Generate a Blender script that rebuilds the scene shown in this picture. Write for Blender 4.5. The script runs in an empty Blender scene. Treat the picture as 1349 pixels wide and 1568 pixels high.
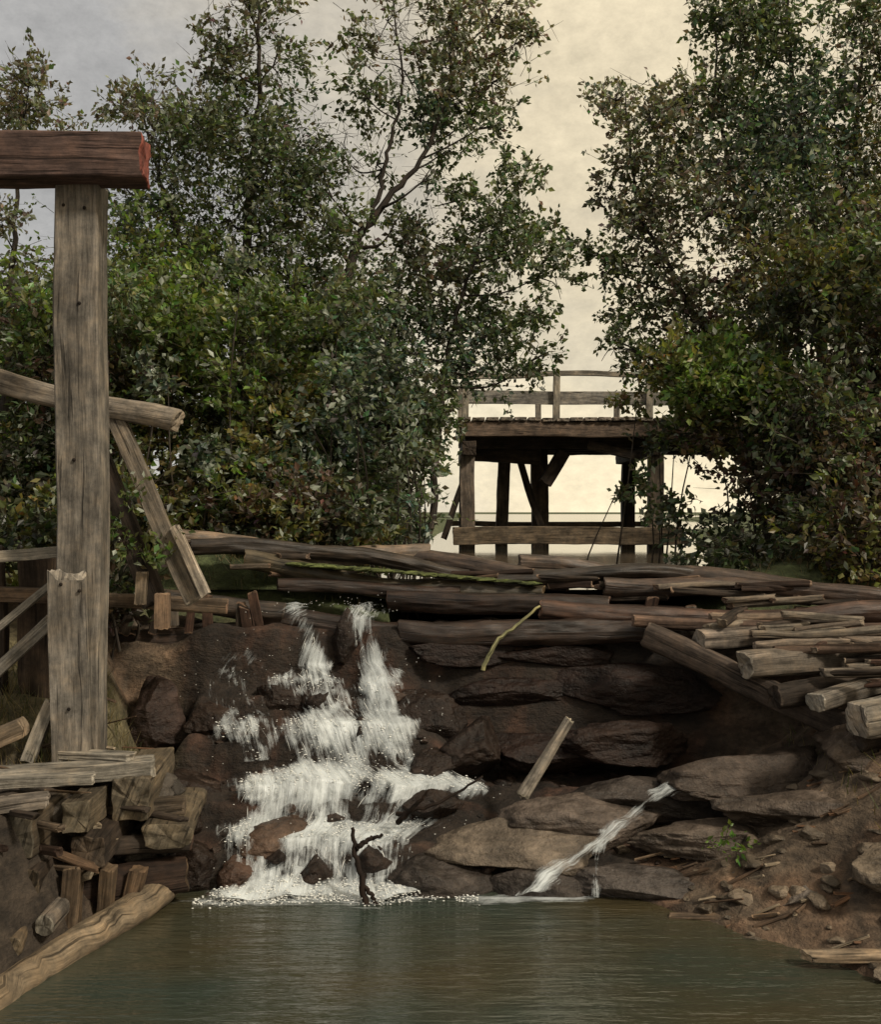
import bpy, math, numpy as np
from mathutils import Vector
rng=np.random.default_rng(7)
# ---------------------------------------------------------------- noise
_p=np.random.default_rng(3).random((64,64,64)).astype(np.float32)
def vn(P):
    P=np.asarray(P,float); i=np.floor(P).astype(int); f=P-i; f=f*f*(3-2*f)
    x,y,z=[i[...,k]&63 for k in range(3)]; X,Y,Z=(x+1)&63,(y+1)&63,(z+1)&63
    fx,fy,fz=f[...,0],f[...,1],f[...,2]
    a=_p[x,y,z]*(1-fx)+_p[X,y,z]*fx; b=_p[x,Y,z]*(1-fx)+_p[X,Y,z]*fx
    c=_p[x,y,Z]*(1-fx)+_p[X,y,Z]*fx; d=_p[x,Y,Z]*(1-fx)+_p[X,Y,Z]*fx
    return ((a*(1-fy)+b*fy)*(1-fz)+(c*(1-fy)+d*fy)*fz)*2-1
def fbm(P,o=4):
    P=np.asarray(P,float); s=0;a=1;t=0
    for k in range(o):
        s=s+a*vn(P*(2**k)+17.3*k); t+=a; a*=.5
    return s/t
# ---------------------------------------------------------------- mesh builder
class MB:
    def __init__(s): s.V=[];s.F=[];s.M=[];s.C=[];s.G=[];s.S=[];s.n=0
    def add(s,V,F,mat=0,C=(.2,.2,.2),G=None,smooth=True):
        V=np.asarray(V,float).reshape(-1,3); F=np.asarray(F,int).reshape(-1,4)
        C=np.asarray(C,float)
        if C.ndim==1: C=np.tile(C,(len(V),1))
        if G is None: G=np.zeros((len(V),3))
        s.V.append(V);s.F.append(F+s.n);s.M.append(np.full(len(F),mat));s.C.append(C);s.G.append(G)
        s.S.append(np.full(len(F),smooth)); s.n+=len(V)
    def build(s,name,mats,parent=None):
        V=np.concatenate(s.V);F=np.concatenate(s.F);M=np.concatenate(s.M);C=np.concatenate(s.C);G=np.concatenate(s.G);S=np.concatenate(s.S)
        me=bpy.data.meshes.new(name); me.vertices.add(len(V)); me.vertices.foreach_set('co',V.ravel().astype(np.float32))
        me.loops.add(len(F)*4); me.loops.foreach_set('vertex_index',F.ravel().astype(np.int32))
        me.polygons.add(len(F)); me.polygons.foreach_set('loop_start',(np.arange(len(F))*4).astype(np.int32))
        me.polygons.foreach_set('material_index',M.astype(np.int32))
        me.update(calc_edges=True)
        me.polygons.foreach_set('use_smooth',S.astype(bool))
        a=me.attributes.new('col','FLOAT_COLOR','POINT'); a.data.foreach_set('color',np.c_[np.clip(C,.004,.9),np.ones(len(C))].ravel().astype(np.float32))
        g=me.attributes.new('guv','FLOAT_VECTOR','POINT'); g.data.foreach_set('vector',G.ravel().astype(np.float32))
        for m in mats: me.materials.append(m)
        o=bpy.data.objects.new(name,me); bpy.context.scene.collection.objects.link(o)
        if parent: o.parent=parent
        return o
def grid_faces(nu,nv):
    i=np.arange(nu-1)[:,None]*nv+np.arange(nv-1)[None,:]
    return np.stack([i,i+nv,i+nv+1,i+1],-1).reshape(-1,4)
def frame(d):
    d=d/np.linalg.norm(d); u=np.array([0,0,1.]) if abs(d[2])<.9 else np.array([0,1.,0])
    s=np.cross(d,u); s/=np.linalg.norm(s); t=np.cross(s,d); return s,t
# round log (sq<4) or sawn timber (sq>=4), worn and slightly crooked
def timber(mb,p0,p1,w,h=None,sq=2.0,col=(.2,.15,.1),end=None,bend=.02,rough=.05,taper=1.0,roll=0,mat=0,jag=.02):
    h=h or w; p0=np.array(p0,float);p1=np.array(p1,float); L=np.linalg.norm(p1-p0); d=(p1-p0)/L
    s,t=frame(d); seed=rng.random()*50
    n=int(np.clip(L/.04,10,90)); m=40
    u=np.linspace(0,1,n); th=np.linspace(0,2*math.pi,m+1)
    if sq>=4:
        k=np.linspace(-.93,.93,10); o=np.ones(10)
        X=np.r_[o,-k,-o,k]; Y=np.r_[k,o,-k,-o]
        X=np.r_[X,X[0]]*w/2; Y=np.r_[Y,Y[0]]*h/2; th=np.arctan2(Y/h,X/w)
    else:
        c,si=np.cos(th),np.sin(th); e=2/sq
        X=np.sign(c)*np.abs(c)**e*w/2; Y=np.sign(si)*np.abs(si)**e*h/2
    cr,sr=math.cos(roll),math.sin(roll); X,Y=X*cr-Y*sr,X*sr+Y*cr
    U,A=np.meshgrid(u,np.arange(m+1),indexing='ij'); XX=X[None,:];YY=Y[None,:]; sc=1+(taper-1)*u[:,None]
    ct_,st_=np.cos(th)[None,:]+0*U,np.sin(th)[None,:]+0*U
    nz=fbm(np.stack([U*L*1.5+seed,ct_*1.3,st_*1.3+seed],-1),3)
    nz2=fbm(np.stack([U*L*1.2+seed,ct_*7,st_*7],-1),3)
    nz3=fbm(np.stack([U*L*6+seed,ct_*3,st_*3],-1),2)
    k=sc*(1+rough*1.6*nz+rough*.22*nz2+rough*.6*nz3)
    bx=bend*fbm(np.stack([u*L*.6+seed,u*0,u*0],-1),2)*2; by=bend*fbm(np.stack([u*L*.6,u*0+seed,u*0],-1),2)*2
    P=p0+d*(U*L)[...,None]+s*(XX*k+bx[:,None])[...,None]+t*(YY*k+by[:,None])[...,None]
    jj=jag*fbm(np.stack([X*9+seed,Y*9,X*0],-1),3)*2
    P[0]+= -d*(jj[:,None]); P[-1]+= d*(jj[:,None])
    per=np.cumsum(np.r_[0,np.hypot(np.diff(X),np.diff(Y))])
    G=np.stack([U*L,per[None,:]+0*U,seed+0*U],-1)
    ct=np.array(col)*(1+.5*fbm(np.stack([U*L*2+seed,A*.2,A*0],-1),2))[...,None]
    mb.add(P.reshape(-1,3),grid_faces(n,m+1),mat,ct.reshape(-1,3),G.reshape(-1,3),sq<4)
    end=np.array(end if end is not None else np.array(col)*1.25)
    for idx in (0,-1):
        R=P[idx]; cen=R[:-1].mean(0); rr=np.array([1,.95,.8,.6,.4,.2,.02]); sg=-1 if idx==0 else 1
        Q=cen+(R-cen)[None]*rr[:,None,None]; Q=Q+d*sg*(np.array([0,.01,.012,.012,.012,.012,.012])[:,None,None]); Q=Q+d*(jag*.8*fbm(Q*14,3)*(rr<1)[:,None])[...,None]
        q=Q-cen; g=np.stack([(q@t)*1.5+seed,(q@s)*.8+.3*(q@t),seed+0*Q[...,0]],-1)
        F=grid_faces(len(rr),m+1)
        if idx==0: F=F[:,::-1]
        mb.add(Q.reshape(-1,3),F,mat,end,g.reshape(-1,3),False)
def tube(mb,pts,rad,m=6,col=(.06,.05,.04),mat=0):
    pts=np.asarray(pts,float); n=len(pts); T=np.gradient(pts,axis=0); T/=np.linalg.norm(T,axis=1)[:,None]+1e-9
    ref=np.array([.13,1.,.07]); S=np.cross(T,ref); S/=np.linalg.norm(S,axis=1)[:,None]+1e-9; W=np.cross(S,T)
    th=np.linspace(0,2*math.pi,m+1); rad=np.asarray(rad)[:,None,None]
    P=pts[:,None]+rad*(np.cos(th)[None,:,None]*S[:,None]+np.sin(th)[None,:,None]*W[:,None])
    L=np.cumsum(np.r_[0,np.linalg.norm(np.diff(pts,axis=0),axis=1)])
    G=np.stack([L[:,None]+0*th[None],th[None]*rad[:,:,0],0*L[:,None]+0*th[None]+pts[0,0]*3],-1)
    mb.add(P.reshape(-1,3),grid_faces(n,m+1),mat,col,G.reshape(-1,3))
def spline(P,n=24):
    P=np.asarray(P,float); t=np.linspace(0,len(P)-1,n); Q=np.vstack([2*P[0]-P[1],P,2*P[-1]-P[-2]])
    i=np.minimum(t.astype(int),len(P)-2); f=(t-i)[:,None]; a,b,c,d=Q[i],Q[i+1],Q[i+2],Q[i+3]
    return .5*((2*b)+(c-a)*f+(2*a-5*b+4*c-d)*f**2+(3*b-3*c+d-a)*f**3)
# ---------------------------------------------------------------- materials
def newmat(name):
    m=bpy.data.materials.new(name); m.use_nodes=True; nt=m.node_tree; nt.nodes.clear(); return m,nt
def N(nt,t,**k):
    n=nt.nodes.new(t)
    for a,b in k.items(): setattr(n,a,b)
    return n
def math_(nt,op,a,b=None,clamp=False):
    n=nt.nodes.new('ShaderNodeMath'); n.operation=op; n.use_clamp=clamp
    for i,v in enumerate((a,b)):
        if v is None: continue
        if isinstance(v,(int,float)): n.inputs[i].default_value=v
        else: nt.links.new(v,n.inputs[i])
    return n.outputs[0]
def vscale(nt,c,f):
    n=nt.nodes.new('ShaderNodeVectorMath'); n.operation='SCALE'; nt.links.new(c,n.inputs[0]); nt.links.new(f,n.inputs['Scale'])
    k=nt.nodes.new('ShaderNodeVectorMath'); k.operation='MINIMUM'; nt.links.new(n.outputs[0],k.inputs[0]); k.inputs[1].default_value=(.85,.85,.85); return k.outputs[0]
def noise(nt,vec,scale,detail=4,rough=.6):
    n=N(nt,'ShaderNodeTexNoise'); n.inputs['Scale'].default_value=scale; n.inputs['Detail'].default_value=detail; n.inputs['Roughness'].default_value=rough
    if vec is not None: nt.links.new(vec,n.inputs['Vector'])
    return n.outputs['Fac']
def mapping(nt,vec,sc,loc=(0,0,0)):
    n=N(nt,'ShaderNodeMapping'); n.inputs['Scale'].default_value=sc; n.inputs['Location'].default_value=loc; nt.links.new(vec,n.inputs['Vector']); return n.outputs[0]
def mrange(nt,v,a,b,c,d):
    n=N(nt,'ShaderNodeMapRange'); nt.links.new(v,n.inputs[0])
    for i,x in enumerate((a,b,c,d)): n.inputs[i+1].default_value=x
    return n.outputs[0]
def attr(nt,name): return N(nt,'ShaderNodeAttribute',attribute_name=name)
def bump(nt,h,strength,dist):
    n=N(nt,'ShaderNodeBump'); n.inputs['Strength'].default_value=strength; n.inputs['Distance'].default_value=dist; nt.links.new(h,n.inputs['Height']); return n.outputs[0]
def principled(nt,col,rough,normal=None,spec=.4):
    b=N(nt,'ShaderNodeBsdfPrincipled'); o=N(nt,'ShaderNodeOutputMaterial'); nt.links.new(b.outputs[0],o.inputs[0])
    if not isinstance(col,tuple): nt.links.new(col,b.inputs['Base Color'])
    else: b.inputs['Base Color'].default_value=(*col,1)
    if isinstance(rough,(int,float)): b.inputs['Roughness'].default_value=rough
    else: nt.links.new(rough,b.inputs['Roughness'])
    b.inputs['Specular IOR Level'].default_value=spec
    if normal is not None: nt.links.new(normal,b.inputs['Normal'])
    return b,o
def mat_wood(name,wet=False):
    m,nt=newmat(name); g=attr(nt,'guv').outputs['Vector']; c=attr(nt,'col').outputs['Color']
    wv=N(nt,'ShaderNodeTexNoise'); wv.inputs['Scale'].default_value=1.3; wv.inputs['Detail'].default_value=3; nt.links.new(g,wv.inputs['Vector'])
    off=N(nt,'ShaderNodeVectorMath'); off.operation='MULTIPLY_ADD'; nt.links.new(wv.outputs['Color'],off.inputs[0]); off.inputs[1].default_value=(.3,.05,0); nt.links.new(g,off.inputs[2]); g2=off.outputs[0]
    a=noise(nt,mapping(nt,g2,(2.2,42,1)),1.0,6,.75)
    b=noise(nt,mapping(nt,g,(1.6,5,1)),1.6,5,.7)
    k=noise(nt,mapping(nt,g2,(1.3,30,2)),1.0,2,.6)
    crack=mrange(nt,k,.31,.40,.35,1.0)
    pos=N(nt,'ShaderNodeNewGeometry').outputs['Position']; bl=noise(nt,pos,5,7,.75)
    f=math_(nt,'MULTIPLY',mrange(nt,a,.3,.7,.45,1.45),crack); f=math_(nt,'MULTIPLY',f,mrange(nt,b,.3,.7,.45,1.4)); f=math_(nt,'MULTIPLY',f,mrange(nt,bl,.3,.7,.4,1.45))
    h=math_(nt,'ADD',math_(nt,'MULTIPLY',a,.5),math_(nt,'MULTIPLY',crack,.5))
    tint=N(nt,'ShaderNodeMix',data_type='RGBA'); tint.blend_type='MULTIPLY'; nt.links.new(mrange(nt,bl,.45,.65,0,.8),tint.inputs[0]); nt.links.new(c,tint.inputs[6]); tint.inputs[7].default_value=(1.0,.90,.78,1)
    principled(nt,vscale(nt,tint.outputs[2],f),.42 if wet else .78,bump(nt,h,.7,.02),.5 if wet else .2)
    return m
def mat_rock(name,rough=.5,sc=1,spec=.35):
    m,nt=newmat(name); pos=N(nt,'ShaderNodeNewGeometry').outputs['Position']; c=attr(nt,'col').outputs['Color']
    a=noise(nt,mapping(nt,pos,(1,1,2.2)),3*sc,7,.68); b=noise(nt,pos,14*sc,4,.7)
    f=math_(nt,'MULTIPLY',mrange(nt,a,.3,.72,.35,1.7),mrange(nt,b,.3,.7,.6,1.4))
    h=math_(nt,'ADD',a,math_(nt,'MULTIPLY',b,.4))
    principled(nt,vscale(nt,c,f),mrange(nt,b,.3,.7,rough-.12,rough+.2),bump(nt,h,.9,.07),spec)
    return m
def mat_leaf(name):
    m,nt=newmat(name); c=attr(nt,'col').outputs['Color']
    b,o=principled(nt,c,.42,None,.5)
    t=N(nt,'ShaderNodeBsdfTranslucent'); mx=N(nt,'ShaderNodeMixShader'); mx.inputs[0].default_value=.38
    s=N(nt,'ShaderNodeVectorMath'); s.operation='MULTIPLY'; s.inputs[1].default_value=(1.5,1.6,.8); nt.links.new(c,s.inputs[0]); nt.links.new(s.outputs[0],t.inputs[0])
    nt.links.new(b.outputs[0],mx.inputs[1]); nt.links.new(t.outputs[0],mx.inputs[2]); nt.links.new(mx.outputs[0],o.inputs[0]); return m
def mat_pool(name,base,sx,sy,strength,rough=.06):
    m,nt=newmat(name); pos=N(nt,'ShaderNodeNewGeometry').outputs['Position']
    a=noise(nt,mapping(nt,pos,(sx,sy,1)),1,4,.55); b=noise(nt,mapping(nt,pos,(sx*3,sy*3,1)),1,3,.5)
    h=math_(nt,'ADD',a,math_(nt,'MULTIPLY',b,.35))
    t=noise(nt,mapping(nt,pos,(.5,.7,1)),1,3,.5)
    mix=N(nt,'ShaderNodeMix',data_type='RGBA'); nt.links.new(mrange(nt,t,.35,.65,0,1),mix.inputs[0]); mix.inputs[6].default_value=(*base,1); mix.inputs[7].default_value=(base[0]*1.7,base[1]*1.0,base[2]*.65,1)
    b_,o=principled(nt,mix.outputs[2],rough,bump(nt,h,strength,.05),.8); b_.inputs['IOR'].default_value=1.7
    return m
def mat_fall(name):
    m,nt=newmat(name); g=attr(nt,'guv').outputs['Vector']; den=attr(nt,'col').outputs['Color']
    sp=N(nt,'ShaderNodeSeparateColor'); nt.links.new(den,sp.inputs[0])
    a=noise(nt,mapping(nt,g,(1.5,22,1)),1,6,.72); b=noise(nt,mapping(nt,g,(7,12,1)),1,5,.68)
    s=math_(nt,'ADD',math_(nt,'MULTIPLY',a,.6),math_(nt,'MULTIPLY',b,.4))
    al=mrange(nt,math_(nt,'ADD',s,math_(nt,'SUBTRACT',sp.outputs[0],.5)),.50,.78,0,1)
    bs,o=principled(nt,(.62,.66,.67),.35,bump(nt,s,.8,.03),.5)
    tr=N(nt,'ShaderNodeBsdfTransparent'); mx=N(nt,'ShaderNodeMixShader'); nt.links.new(al,mx.inputs[0]); nt.links.new(tr.outputs[0],mx.inputs[1]); nt.links.new(bs.outputs[0],mx.inputs[2]); nt.links.new(mx.outputs[0],o.inputs[0]); return m
WOOD=mat_wood('weathered_wood'); WET=mat_wood('wet_wood',True); BARK=mat_wood('bark'); ROCK=mat_rock('rock'); WROCK=mat_rock('wet_rock',.40,1,.26); EARTH=mat_rock('earth',.8,1.3)
LEAF=mat_leaf('leaf'); POOL=mat_pool('pool_water',(.032,.044,.034),1.6,9,.50,.08); POND=mat_pool('pond_water',(.03,.035,.03),.8,2.5,.06,.08); FALL=mat_fall('falling_water')
FOAM,nt=newmat('foam'); principled(nt,(.8,.8,.76),.5)
# ---------------------------------------------------------------- terrain
def ss(x,a,b):
    t=np.clip((x-a)/(b-a),0,1); return t*t*(3-2*t)
def warp(x): return .17*fbm(np.stack([np.asarray(x)*1.7,0*np.asarray(x)+3.3,0*np.asarray(x)],-1),2)+.05*fbm(np.stack([np.asarray(x)*6,0*np.asarray(x)+8.3,0*np.asarray(x)],-1),2)
def prof(y): return np.interp(y,[7.2,7.95,8.15,8.35,8.5,8.9,8.98,9.5,9.6,10.0,10.1,10.35,10.45,10.8,11.3,12,300,420,1600],
                               [-.6,-.3,-.05,.02,.26,.32,.52,.60,.92,.98,1.22,1.3,1.82,1.86,1.7,1.5,1.5,2.3,2.4])
def prof2(y): return np.interp(y,[7.2,7.95,8.3,8.5,9.3,10.2,10.45,10.9,11.3,12,300,420,1600],
                               [-.6,-.35,-.1,.12,.34,.5,1.6,1.9,1.7,1.5,1.5,2.3,2.4])
def height(x,y):
    w=ss(x,-.2,.5)+ss(-x,2.3,2.7); w=np.clip(w,0,1); z=prof(y-warp(x)*(y<12))*(1-w)+prof2(y)*w
    xs=np.interp(y,[-50,0,6.7,8.05,9.5,11],[9,7.6,2.83,1.6,1.5,1.9]); dx=np.maximum(x-xs,0)
    zr=np.where(x>xs,.02+.2*dx+.19*dx**1.6,-.7*np.clip((xs-x)*1.2,0,1)); zr=np.where(zr>1.9,1.9+.5*(1-np.exp(-(zr-1.9)*.2)),zr)
    xl=np.interp(y,[-50,0,6.35,8.05,9,10.3],[-8,-5,-2.8,-2.35,-2.35,-2.6]); dl=np.maximum(xl-x,0)
    top=np.interp(y,[8,10.5],[.95,1.95]); zl=np.where(x<xl,np.minimum(dl*2.2,top)+.1*np.minimum(dl,4),-.7*np.clip((x-xl)*1.5,0,1))
    front=1-ss(y,11,12)
    lake_l=-.9+.03*y; lake_r=2.6+(y-11)*.23
    lz=2.05+.35*ss(lake_l-x,0,1.2)+.04*np.maximum(lake_l-x,0); rz=2.05+.3*ss(x-lake_r,0,1.2)+.04*np.maximum(x-lake_r,0)
    back=np.where(x<lake_l,lz,np.where(x>lake_r,rz,z)); back=np.where(y>300,z,np.minimum(back,4))
    fr=np.maximum(z,np.maximum(zl,zr))
    return fr*front+back*(1-front)
def hn(x,y):
    P=np.stack([x,y,0*x],-1); k=np.where(y<14,1,.5)
    return height(x,y)+k*(.07*fbm(P*1.7,4)+.05*fbm(P*6+5,3))
sp=lambda a,b,s:np.arange(a,b,s)
xs=np.r_[-1500,-700,-300,-150,-80,-45,-25,-15,-11,sp(-9,-4,.25),sp(-4,4.6,.045),sp(4.6,10,.25),12,15,25,45,80,150,300,700,1500]
ys=np.r_[-1500,-500,-150,-50,-20,-8,-3,0,2,3,4,5,sp(5.5,7.5,.1),sp(7.5,11.2,.035),sp(11.2,20,.2),sp(20,40,1),50,70,100,150,220,300,340,380,420,600,1000,2500]
X,Y=np.meshgrid(xs,ys,indexing='ij'); Z=hn(X,Y)
P=np.stack([X,Y,Z],-1)
n1=fbm(P*1.3,4)[...,None]; n2=fbm(P*4+9,3)[...,None]
brown=np.array([.10,.073,.05]); dark=np.array([.022,.016,.012]); straw=np.array([.2,.16,.09]); green=np.array([.06,.075,.03]); red=np.array([.06,.026,.015])
C=brown*(1+.6*n1)+np.array([.10,.045,.02])*np.clip(n2*2,0,1)*.5+0*P
wet=(np.clip(ss(X,-2.6,-2.2)*(1-ss(X,1.3,2.2)),0,1)*ss(Y,7,8)*(1-ss(Y,10.9,11.4)))[...,None]
wet2=(ss(X,-2.8,-2.4)*(1-ss(X,2.4,3.2))*ss(Y,9.0,9.6))[...,None]; wet=np.clip(wet+wet2,0,1)
C=C*(1-wet)+(dark*(1+.5*n1)+red*np.clip(n2*2,0,1)*.7)*wet
gr=(ss(Y,10.8,11.6))[...,None]; C=C*(1-gr)+(green+straw*.3*np.clip(n2,0,1))*gr
lf=(ss(-X,2.3,2.7)*(1-ss(Y,9.6,10.4)))[...,None]; sw=ss(Y,7.9,8.4)[...,None]; C=C*(1-lf)+lf*((straw*.55*(1+.6*n1)+green*.2)*sw+np.array([.045,.034,.025])*(1+.5*n1)*(1-sw))
mb=MB(); mb.add(P.reshape(-1,3),grid_faces(len(xs),len(ys)),0,C.reshape(-1,3)); mb.build('ground',[EARTH])
def plane(name,x0,x1,y0,y1,z,mat):
    mb=MB(); a=np.array([[x0,y0,z],[x1,y0,z],[x1,y1,z],[x0,y1,z]]); mb.add(a,[[0,1,2,3]]); return mb.build(name,[mat])
plane('pool_water',-30,30,-60,9.2,0,POOL); plane('pond_water',-120,200,11.45,400,2.15,POND)
# ---------------------------------------------------------------- boulders
def cubesphere(n):
    t=np.tan(np.linspace(-1,1,n)*math.pi/4); a,b=np.meshgrid(t,t,indexing='ij'); o=np.ones_like(a); out=[]
    for f in [(a,b,o),(b,a,-o),(o,a,b),(-o,b,a),(b,o,a),(a,-o,b)]: out.append(np.stack(f,-1))
    V=np.stack(out).reshape(6,-1,3); V/=np.linalg.norm(V,axis=-1,keepdims=True); F=grid_faces(n,n)
    return V.reshape(-1,3),np.concatenate([F+i*n*n for i in range(6)])
CS,CF=cubesphere(30); CSm,CFm=cubesphere(10); CS2,CF2=cubesphere(4)
def rock(mb,c,s,col,seed,rot=0,mat=0,planes=14,rg=.2,lo=False):
    r=np.random.default_rng(seed); V=(CSm if lo else CS).copy()
    for _ in range(planes):
        d=r.normal(size=3); d/=np.linalg.norm(d); k=r.uniform(.5,.85); q=V@d; V=V-np.where(q>k,(q-k)*.92,0)[:,None]*d
    V=V*(1+rg*fbm(V*1.6+seed,4)[:,None]+.07*fbm(V*6+seed,3)[:,None])
    V=V*np.array(s); cr,sr=math.cos(rot),math.sin(rot); V=np.c_[V[:,0]*cr-V[:,1]*sr,V[:,0]*sr+V[:,1]*cr,V[:,2]]
    cc=np.array(col)*(1+.5*fbm(V*3+seed,3))[:,None]
    mb.add(V+np.array(c),CFm if lo else CF,mat,cc)
DK=(.022,.014,.010);BR=(.115,.09,.066);RD=(.06,.035,.024);GY=(.10,.09,.08);DG=(.045,.036,.03);BK=(.016,.009,.0065)  # BK: shade of the void under the dam logs painted into rock colour
ROCKS=[((.55,8.72,.24),(1.0,.52,.30),BR,.1),((1.3,8.95,.36),(.9,.5,.24),(.09,.07,.056),.2),((1.95,9.25,.45),(1.1,.55,.28),DG,.1),
((.05,8.42,.05),(.5,.3,.24),DG,.3),((.8,8.3,.0),(.65,.28,.17),DG,0),((1.6,8.35,.06),(.8,.35,.16),(.07,.058,.05),-.1),((2.3,8.6,.28),(.9,.4,.16),(.08,.062,.048),.1),
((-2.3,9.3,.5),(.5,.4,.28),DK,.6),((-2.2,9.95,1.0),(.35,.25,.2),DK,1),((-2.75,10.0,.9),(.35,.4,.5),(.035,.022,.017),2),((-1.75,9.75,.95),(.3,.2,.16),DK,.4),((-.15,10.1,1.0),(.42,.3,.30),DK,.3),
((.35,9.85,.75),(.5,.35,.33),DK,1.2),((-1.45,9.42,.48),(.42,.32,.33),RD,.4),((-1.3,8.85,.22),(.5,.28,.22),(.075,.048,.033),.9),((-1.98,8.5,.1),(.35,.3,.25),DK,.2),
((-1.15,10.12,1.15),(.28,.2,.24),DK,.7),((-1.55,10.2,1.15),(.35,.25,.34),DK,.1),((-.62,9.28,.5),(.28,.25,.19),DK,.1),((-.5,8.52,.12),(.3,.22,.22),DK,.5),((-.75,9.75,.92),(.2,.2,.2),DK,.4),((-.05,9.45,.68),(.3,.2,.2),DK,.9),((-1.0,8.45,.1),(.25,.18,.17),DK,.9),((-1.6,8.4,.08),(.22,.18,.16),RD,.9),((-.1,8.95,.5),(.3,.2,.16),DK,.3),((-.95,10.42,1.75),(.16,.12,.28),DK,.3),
((2.8,9.2,.66),(1.0,.5,.26),(.06,.045,.035),.2),((3.1,8.55,.58),(1.0,.5,.20),(.085,.065,.05),.1),((2.5,8.15,.15),(.45,.3,.15),GY,.1),((2.75,7.7,.18),(.35,.2,.12),(.17,.14,.115),.6),((3.3,7.45,.4),(.5,.35,.25),(.13,.10,.07),.3),((1.1,10.0,.75),(.8,.35,.25),BK,.3),((-2.35,8.75,.35),(.35,.35,.35),DK,0),((3.6,8.9,1.05),(.6,.5,.3),(.08,.06,.045),.3),
((.6,10.45,1.15),(.9,.25,.22),BK,.1),((1.9,10.35,1.25),(1.0,.25,.25),BK,-.1),((1.8,9.95,.8),(.8,.35,.25),(.025,.015,.011),.2),((.2,10.45,1.6),(.7,.2,.16),BK,0),((1.3,10.5,1.55),(.8,.2,.2),BK,0)]
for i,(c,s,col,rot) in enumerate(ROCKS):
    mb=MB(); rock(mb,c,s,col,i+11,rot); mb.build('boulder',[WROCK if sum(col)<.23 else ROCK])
mb=MB()
for i in range(260):
    if i<120: x=rng.uniform(1.5,3.9); y=rng.uniform(6.6,9.2)
    else: x=rng.uniform(-2.4,1.9); y=rng.uniform(8.1,10.2)
    z=float(hn(np.array([x]),np.array([y]))[0])
    if z<-.12: continue
    s=.03+.1*rng.random()**2.5; rock(mb,(x,y,z),(s*rng.uniform(1,1.8),s,s*.6),(np.array([.13,.1,.07])*rng.uniform(.5,1.3)) if i<120 else np.array(DK)*rng.uniform(.8,2.6),i+200,rng.random()*6,lo=True)
mb.build('bank_stones',[ROCK])
# ---------------------------------------------------------------- timber structures
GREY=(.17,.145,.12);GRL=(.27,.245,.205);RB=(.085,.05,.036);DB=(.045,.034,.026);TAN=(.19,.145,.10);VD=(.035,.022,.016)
root=bpy.data.objects.new('log_dam',None); bpy.context.scene.collection.objects.link(root)
mb=MB()
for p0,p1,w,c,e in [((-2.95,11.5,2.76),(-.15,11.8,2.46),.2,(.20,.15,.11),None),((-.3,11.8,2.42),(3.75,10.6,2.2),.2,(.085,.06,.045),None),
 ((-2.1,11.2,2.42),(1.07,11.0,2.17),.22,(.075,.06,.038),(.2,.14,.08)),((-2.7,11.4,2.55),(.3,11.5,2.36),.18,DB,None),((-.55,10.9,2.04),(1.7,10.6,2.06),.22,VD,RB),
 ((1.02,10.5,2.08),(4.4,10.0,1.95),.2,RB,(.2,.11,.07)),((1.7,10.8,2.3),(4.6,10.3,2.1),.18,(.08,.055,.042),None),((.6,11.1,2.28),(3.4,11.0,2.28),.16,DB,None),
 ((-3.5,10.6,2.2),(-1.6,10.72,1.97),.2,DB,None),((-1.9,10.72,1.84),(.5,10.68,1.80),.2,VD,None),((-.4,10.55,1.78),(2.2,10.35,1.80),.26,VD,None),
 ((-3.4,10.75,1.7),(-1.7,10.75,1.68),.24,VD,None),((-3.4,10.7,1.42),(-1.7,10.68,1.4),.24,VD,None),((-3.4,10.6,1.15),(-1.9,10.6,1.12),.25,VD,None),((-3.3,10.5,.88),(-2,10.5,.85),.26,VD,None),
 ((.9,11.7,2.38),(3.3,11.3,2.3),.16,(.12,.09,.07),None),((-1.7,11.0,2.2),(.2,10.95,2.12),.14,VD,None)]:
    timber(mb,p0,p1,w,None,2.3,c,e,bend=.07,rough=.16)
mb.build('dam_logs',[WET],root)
mb=MB()
for i in range(22):
    x=rng.uniform(-3.2,-1.75) if i<14 else rng.uniform(.8,3.6); y=10.6-.1*rng.random(); z=2.05+.1*rng.random()
    timber(mb,(x,y,z-.3),(x+rng.normal()*.05,y-.02,z+rng.uniform(-.1,.08)),rng.uniform(.07,.16),.05,4,np.array([RB,DB,GREY][i%3])*.9,(.17,.11,.075),jag=.03)
for i in range(34):
    x=rng.uniform(1.0,3.6); y=11.0-.2*(x-1)+rng.normal()*.2; z=2.25+rng.normal()*.06-.05*(x-1); L=rng.uniform(.25,1.1)
    if i<10: x=rng.uniform(-2.4,.6); y=11.2+rng.normal()*.1; z=2.44-.06*(x+2)+rng.normal()*.03
    timber(mb,(x,y,z),(x+L,y+rng.normal()*.15,z-.04*L+rng.normal()*.04),rng.uniform(.04,.13),.06,2.6,np.array([(.12,.08,.055),DB,(.16,.13,.10),VD][i%4]),(.2,.14,.1),rough=.22,bend=.05,jag=.05)
mb.build('broken_slabs',[WOOD],root)
mb=MB()
for i in range(170):
    x=rng.uniform(-1.6,1.0); y=11.03+rng.normal()*.06; z=2.40-.08*(x+.5); s=rng.uniform(.03,.08); rock(mb,(x,y,z-.03),(s*1.8,s,s*.35),np.array([.085,.10,.03])*rng.uniform(.4,1.4),i+900,lo=True)
mb.build('moss',[EARTH],root)
root=bpy.data.objects.new('log_crib_wall',None); bpy.context.scene.collection.objects.link(root); mb=MB()
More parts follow.
